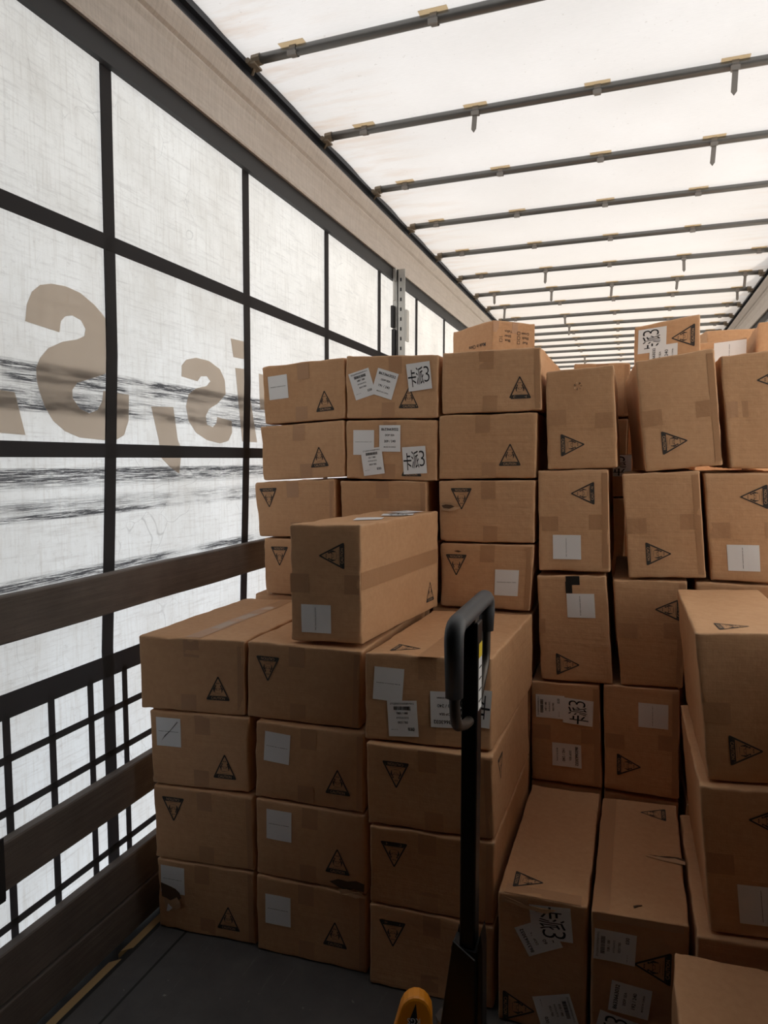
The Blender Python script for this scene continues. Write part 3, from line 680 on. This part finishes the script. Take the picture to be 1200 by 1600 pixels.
for q, seed, lab, mk in B:
    r_, bx_, O_ = carton([(x, YB, z) for x, z in q], (.0 if seed != 59 else .008,.6,0), seed, lab, mk)
    if seed == 61:
        scrap(bx_, r_, O_, 'torn_flap', 'front', [(.004,.135),(.022,.140),(.045,.138),(.070,.132),(.078,.120),(.058,.112),(.034,.108),(.012,.112)], EDGE, .0022, [0,.004,.006,.004,0,.004,.006,.002], label='pale torn rim of a punched hole')
        scrap(bx_, r_, O_, 'torn_hole', 'front', [(.010,.128),(.026,.132),(.046,.130),(.058,.124),(.040,.117),(.018,.119)], TEAR, .0090)
    if seed == 62: scrap(bx_, r_, O_, 'torn_nick', 'front', [(.050,.203),(.064,.206),(.078,.202),(.066,.198)], TEAR, .002)
# --- back right stacks (portrait)
P = [
 ([(-.275,1.772),(-.057,1.788),(-.037,1.4535),(-.263,1.446)],71,'carton on end left of the leaning one, its upper front punctured',[('caution','front',.34,.24,-90)]),
 ([(-.294,1.443),(-.066,1.450),(-.051,1.107),(-.284,1.101)],72,'carton on end with caution at upper right, shiny scuff and white label below',[('caution','front',.67,.77,90),('plain','front',.40,.24,90)]),
 ([(-.292,1.085),(-.064,1.098),(-.035,.731),(-.272,.722)],73,'carton on end with black tape on its top edge above a white label',[('plain','front',.62,.72,90),('caution','front',.36,.16,-90)]),
 ([(-.305,.714),(-.078,.724),(-.059,.366),(-.296,.362)],74,'carton on end with 147 / 180 and 142 / 240 labels, deep behind the low lids',[('code','front',.28,.76,90,'147 / 180'),('kapai','front',.69,.73,86),('sea','front',.51,.29,-90,'142 / 240')]),
 ([(.005,1.794),(.236,1.823),(.272,1.463),(.046,1.440)],75,'leaning carton on end, top of its stack, one caution print at lower left',[('caution','front',.38,.24,-90)]),
 ([(-.025,1.433),(.206,1.447),(.236,1.104),(.004,1.093)],76,'carton on end carrying the leaning one, caution at lower left',[('caution','front',.38,.23,-90)]),
 ([(-.045,1.085),(.183,1.096),(.179,.742),(-.012,.734)],77,'carton on end whose right edge hides behind the large near carton, caution at upper right',[('caution','front',.79,.73,90)]),
 ([(-.066,.730),(.171,.736),(.180,.366),(-.054,.366)],78,'carton on end with a plain label, just behind the lid with a torn hole',[('plain','front',.66,.75,90),('caution','front',.30,.26,-90)]),
 ([(.250,1.798),(.482,1.815),(.506,1.452),(.290,1.450)],79,'carton cut by the right edge of the photo, beside the leaning one',[('caution','front',.62,.76,90)]),
 ([(.216,1.438),(.448,1.444),(.470,1.102),(.249,1.098)],80,'carton cut by the right edge, with a white label, under the topmost one there',[('caution','front',.63,.78,90),('plain','front',.43,.22,90)]),
 ([(.205,1.093),(.448,1.094),(.448,.734),(.205,.734)],81,'carton on end hidden behind the large near carton',[]),
 ([(.205,.730),(.448,.730),(.448,.366),(.205,.366)],82,'lower carton on end hidden behind the near right stack',[]),
]
for q, seed, lab, mk in P:
    tp = 'auto'
    if seed == 73: tp = [('front',.05,.52,.02,.05),('front',.52,.955,.046,.030,BLACKTAPE),('front',.46,.89,.022,.04,BLACKTAPE)]
    r_, bx_, O_ = carton([(x, 2.35, z) for x, z in q], (-.035 if seed == 75 else 0,.6,0), seed, lab, mk, tape=tp)
    if seed == 71:
        for a in range(7):
            t = a*.9; c_, s__ = math.cos(t), math.sin(t)
            scrap(bx_, r_, O_, 'torn_fibre', 'front', [(.104+.004*c_,.270+.004*s__),(.104+.013*c_-.003*s__,.270+.013*s__+.003*c_),(.104+.013*c_+.003*s__,.270+.013*s__-.003*c_)], TEAR if a % 2 else EDGE, .002, [.001,.005,.002])
# --- low cartons in front of them, lids in view
r_, bx_, O_ = carton(level([(-.296,1.697),(-.070,1.708),(-.068,1.712),(-.292,1.70)],0,.36),(.004,.625,0),91,'low carton on the floor right of the jack handle, 60 / 240 label on its front',
    [('caution','top',.27,.11,-88),('caution','front',.20,.12,-90,None,1.1),('sea','front',.46,.70,118,'60 / 240'),('kapai','front',.60,.83,-85,None,1.05),('code','front',.66,.17,-72,'010 / 180')],
    tape=[('top',.5,.035,.19,.04),('front',.18,.955,.07,.02,EDGE)])
scrap(bx_, r_, O_, 'torn_fibre', 'front', [(.004,.350),(.050,.338),(.110,.332),(.150,.336),(.120,.322),(.060,.326),(.015,.338)], EDGE, .0022, [0,.003,.005,.004,.006,.004,0])
r_, bx_, O_ = carton(level([(-.063,1.700),(.166,1.722),(.164,1.726),(-.060,1.71)],0,.358),(.004,.615,0),92,'low carton with a torn hole in its lid and a 192 / 240 label',
    [('caution','top',.72,.88,90),('caution','front',.68,.66,90,None,1.15),('code','front',.25,.76,88,'108 / 180'),('sea','front',.42,.38,84,'192 / 240'),('kapai','front',.28,.12,78)],
    tape=[('top',.1,.5,.04,.6),('front',.5,.97,.2,.02,EDGE)])
scrap(bx_, r_, O_, 'torn_hole', 'top', [(.135,.298),(.165,.296),(.190,.302),(.214,.300),(.231,.292),(.231,.275),(.214,.276),(.205,.283),(.185,.286),(.160,.291)], TEAR, .0018, label='dark torn hole in the lid')
scrap(bx_, r_, O_, 'torn_flap', 'top', [(.125,.290),(.160,.289),(.185,.284),(.205,.281),(.231,.272),(.231,.262),(.205,.268),(.170,.276)], EDGE, .0020, [0,.002,.004,.007,.005,.001,.001,0])
scrap(bx_, r_, O_, 'torn_nick', 'top', [(.096,.045),(.106,.052),(.118,.056),(.117,.052),(.107,.046),(.100,.038)], TEAR, .0018)
# --- near right stack
carton([(.150,1.702,1.081),(.386,1.752,1.086),(.420,1.775,.723),(.190,1.724,.721)],(-.006,.565,0),101,'large near carton at the right edge, top of its stack, bright bare lid',
    [('caution','top',.36,.14,-86),('caution','front',.36,.22,-90)])
carton([(.170,1.702,.718),(.408,1.735,.720),(.446,1.740,.364),(.206,1.708,.361)],(-.004,.57,0),102,'carton supporting the large near one, white label at its lower right',
    [('caution','front',.62,.80,90,None,1.0),('plain','front',.50,.22,90,None,1.15)])
carton(level([(.176,1.690),(.430,1.715),(.430,1.715),(.182,1.695)],0,.36),(0,.59,0),103,'bottom carton of the near right stack, only its crumpled lid edge visible',[])
r_, bx_, O_ = carton([(.110,1.02,.358),(.345,1.03,.358),(.345,1.03,.002),(.110,1.02,.002)],(.012,.598,0),104,'pale blank lid of the carton nearest the camera, at the bottom right corner',[],tape=[])
# --- hidden supports of the visible rows
def hidden(fq, seed, lab='brown carton buried behind the front stacks'):
    return carton(fq, (0,.58,0), seed, lab, (), tape=[], group='cartons buried inside the load', step=.12)
xs = [(-1.40,-1.045),(-1.035,-.675),(-.665,-.305)]
first = None
for x0, x1 in xs:
    for k in range(4):
        hidden(flatq(x0, x1, 2.358, k*.2372+.001, (k+1)*.2372-.001), 200+k)
for x0, x1 in ((-.298,-.062),(-.056,.180),(.2,.436)):
    hidden(flatq(x0, x1, 2.356, .001, .359), 210)
def support(x0, x1, y, ztop, n):
    for k in range(n): hidden(flatq(x0, x1, y, ztop*k/n+.001, ztop*(k+1)/n-.001), 220+k)

for x0, x1, yy_ in ((.50,.755,1.74),(.76,1.015,1.74),(.50,.755,1.13),(.76,1.015,1.13)):  # unseen stacks added to keep right curtain light off the low fronts
    for k in range(3):
        carton(flatq(x0, x1, yy_, k*.365+.001, (k+1)*.365-.001), (0,.59,0), 300+k, 'unseen brown carton on end, added to block light from the right curtain', (), tape=[], group='unseen cartons added to block right curtain light', step=.12)
# --- farther cartons showing over the top
carton([(-.235,2.99,1.881),(-.010,2.99,1.876),(-.005,2.99,1.656),(-.235,2.99,1.656)],(0,.58,0),111,'narrow strip of carton beside the leaning one, topmost in the gap',[])
carton([(-.235,2.99,1.648),(-.012,2.99,1.648),(-.012,2.99,1.325),(-.235,2.99,1.325)],(0,.58,0),112,'shaded carton in the gap left of the leaning one, a white label on its edge',[('kapai','front',.86,.4,90)])
support(-.235,-.012,2.99,1.32,4)
carton([(.002,3.0,2.018),(.244,2.99,2.052),(.262,2.99,1.672),(.012,3.0,1.652)],(.0,.6,0),113,'tilted carton rising behind the leaning one, large 3 label beside a sideways caution',
    [('kapai','front',.27,.82,88,None,1.1),('sea','front',.44,.63,88,'2 / 240',1.1),('caution','front',.78,.80,88,None,1.15)])
support(.01,.25,3.0,1.65,5)
carton([(.262,3.62,2.030),(.497,3.60,2.048),(.500,3.60,1.690),(.265,3.62,1.690)],(0,.58,0),114,'far carton with a white label facing the camera, right of the tilted one',
    [('plain','front',.70,.80,90,None,1.5),('sea','top',.62,.6,0,'88 / 240',1.2)])
support(.262,.5,3.62,1.688,5)
carton([(.385,4.28,2.203),(.640,4.30,2.203),(.640,4.30,1.85),(.385,4.28,1.85)],(-.12,.55,0),115,'farthest carton at right, its lid edge just under the roof line',[])
support(.27,.62,4.30,1.848,6)
carton([(.528,3.53,2.098),(.76,3.50,2.112),(.76,3.50,1.75),(.528,3.53,1.745)],(.03,.58,0),116,'far carton at the right edge, its left side catching the light',[])
support(.528,.76,3.53,1.743,5)
for z0, z1 in ((1.13,1.50),(1.505,1.875)):
    carton(flatq(-.13, .10, 3.66, z0, z1), (0,.58,0), 330, 'shaded carton far back in the narrow gap left of the leaning one, %s' % ('lower of two' if z0 < 1.2 else 'upper of two'), (), tape=[], step=.12)
support(-.13, .10, 3.66, 1.128, 3)
# small loose box
q = [(-.833,3.30,2.10),(-.590,3.062,2.10),(-.590,3.062,1.872),(-.833,3.30,1.872)]
def textset(bx, root, O, face, items):
    for t, u, v, wdt, rot in items:
        d = Flat(); d.text(t, 0, 0, width=wdt, bold=.01, m=0, z=0)
        put(bx, root, O, 'carton_print', d, [PRINT], face, u, v, rot, off=.0012)
bxs = Box(q, (.166,.16,0), 121, 0.0); V, F = bxs.mesh(.05, .7); O = bxs.tri(.5,.5,0)
root = tag(link('loose_box', V, F, [CARD], None, None, True, O), 'small loose box turned upside down on top of the back stack, checklist printed on it', 'box')
textset(bxs, root, O, 'front', [('Made in China', .64, .56, .14, 180)])
def boxes(face, items):
    for u, v, t in items:
        d = Flat(); h = .0075
        for x0,y0,x1,y1 in ((-h,-h,h,-h+.0018),(-h,h-.0018,h,h),(-h,-h,-h+.0018,h),(h-.0018,-h,h,h)): d.rect(x0+.03,y0,x1+.03,y1,0,0)
        d.text(t, -.006, 0, height=.012, bold=.01, m=0, z=0)
        put(bxs, root, O, 'carton_print', d, [PRINT], face, u, v, 180, off=.0012)
boxes('right', [(.33,.80,'Yellow'),(.33,.71,'Silver'),(.33,.62,'Blue'),(.74,.78,'Green'),(.74,.69,'Black'),(.74,.60,'Red')])
put(bxs, root, O, 'packing_tape', tape_rect(.03,.05), [TAPE], 'right', .08, .88, 0, off=.0007)
put(bxs, root, O, 'packing_tape', tape_rect(.03,.05), [TAPE], 'right', .52, .88, 0, off=.0007)
support(-.84,-.61,3.06,1.868,5); support(-.60,-.37,3.06,1.868,5)

# ---------------------------------------------------------------- pallet jack
PJ = Vector((-.266, 1.215, 0)); pj = tag(empty('pallet_jack', PJ), 'pallet jack with an upright black handle and orange frame, in front of the cartons', 'pallet jack')
b = MB(); b.box((-.015,-.016,.56),(.015,.022,1.185)); b.build('tiller', BLACKPAINT, pj, bevel=.003)
ti = b
zt = 1.205
path = arc_path([(0,0,1.00),(0,-.045,1.005),(0,-.118,1.03),(0,-.130,1.075),(0,-.138,zt),(0,.138,zt),(0,.130,1.075),(0,.02,.99)], .022)
b = MB(); b.tube(path, .0095, 12); loop = b.build('handle_loop', STEELD, pj, smooth=True)
gp = arc_path([(0,-.131,1.085),(0,-.138,zt),(0,.138,zt),(0,.133,1.135)], .030, 8)
b = MB(); b.tube(gp, [.0150]+[.0165]*(len(gp)-2)+[.0150], 16); b.build('rubber_grip', GRIP, loop, smooth=True)
b = MB(); b.box((-.010,-.016,1.12),(.010,.016,1.195)); b.build('control_lever', STEELD, pj, bevel=.003)
d = MB(); d.add([(.0157,-.011,1.02),(.0157,.017,1.02),(.0157,.017,1.145),(.0157,-.011,1.145)], [(0,1,2,3)], 0)
d.add([(.0160,-.011,1.118),(.0160,.017,1.118),(.0160,.017,1.145),(.0160,-.011,1.145)], [(0,1,2,3)], 1)
for k in range(4): d.add([(.0160,-.008,1.035+k*.021),(.0160,.014,1.035+k*.021),(.0160,.014,1.038+k*.021),(.0160,-.008,1.038+k*.021)], [(0,1,2,3)], 2)
d.build('instruction_sticker', [PAPER, YELLOW, INK], pj)
b = MB()
b.prism([(-.026,.575),(.018,.545),(.022,.12),(-.085,.12)], lambda p, t: (p[0], t, p[1]), -.024, -.018)
b.prism([(-.026,.575),(.018,.545),(.022,.12),(-.085,.12)], lambda p, t: (p[0], t, p[1]), .024, .030)
b.prism([(.020,.57),(.026,.60),(.030,.56),(.034,.12),(.022,.12)], lambda p, t: (p[0], t, p[1]), -.018, .024)
b.box((-.03,-.02,.12),(.02,.026,.56)); b.build('handle_bracket', BLACKPAINT, pj, bevel=.002)
b = MB(); b.tube([(-.04,0,.11),(-.04,0,.30)], .045, 20); b.tube([(-.04,0,.30),(-.04,0,.40)], .022, 16); b.build('pump_housing', STEELD, pj, smooth=False)
for s in (-1, 1):
    b = MB(); b.tube([(.0,s*.03,.09),(.0,s*.085,.09)], .09, 28); b.build('steer_wheel', BLACK, pj)
u = Vector((-.75,-.66,0)).normalized(); n_ = Vector((-u.y, u.x, 0))
fr_ = empty('fork_frame', (0,0,0)); fr_.parent = pj
# headstock plate facing along the forks, rounded top, widening to the left
A = math.radians(16)
H0 = Vector((-.082,-.075,-.016))
rt = Vector((math.cos(A), math.sin(A), 0)); bk = Vector((-math.sin(A), math.cos(A), 0))
out = [(-.150,.10)]
for k in range(9):
    a = math.radians(158-k*158/8*1.0); out.append((.0+.031*math.cos(a), .462+.031*math.sin(a)))
out += [(.034,.10)]
fn = lambda p, t: tuple(H0 + rt*p[0] + bk*(t+(p[1]-.46)*.30) + Vector((0,0,p[1])))
b = MB(); b.prism(out, fn, 0, .03); hs = b.build('headstock', ORANGE, fr_, bevel=.005)
def onp(p, off): return H0 + rt*p[0] + bk*((p[1]-.46)*.30-off) + Vector((0,0,p[1]+off*.5))
d = Flat(); d.add([(.0,.484),(-.092,.28),(.022,.28)], [(0,1,2)], 0, 0)
for k in range(5):
    yb = .448-k*.010
    for s in (-1,1):
        d.add([(-.012,yb-.012),(-.012+s*.026,yb+.004),(-.012+s*.026,yb-.0005),(-.012,yb-.0165)], [(0,1,2,3)] , 1, 1)
t = Flat(); t.text('KGS', 0, 0, width=.024, bold=.012, m=2, z=1); d.add([(-.004-x, .456-y) for x, y in t.v], t.f, 2, 1)
t = Flat(); t.text('3000', 0, 0, width=.055, height=.03, bold=.012, m=2, z=1); d.add([(-.020-x, .385-y) for x, y in t.v], t.f, 2, 1)
link('capacity_sticker', [onp(p, .0008+.0005*z) for p, z in zip(d.v, d.z)], d.f, [INK, YELLOW, PAPER], fr_, d.m)
for s in (-1, 1):
    b = MB()
    def pf(p, t, s=s): return tuple(Vector((-.10,-.08,0)) + u*p[0] + n_*(s*.19+p[1]) + Vector((0,0,t)))
    b.prism([(0,-.08),(1.05,-.08),(1.15,-.03),(1.15,.03),(1.05,.08),(0,.08)], pf, .03, .085); b.build('fork', ORANGE, fr_, bevel=.004)
b = MB()
def pf(p, t): return tuple(Vector((-.10,-.08,0)) + u*p[0] + n_*p[1] + Vector((0,0,t)))
b.prism([(-.03,-.27),(.05,-.27),(.05,.27),(-.03,.27)], pf, .04, .14); b.build('cross_member', ORANGE, fr_, bevel=.004)
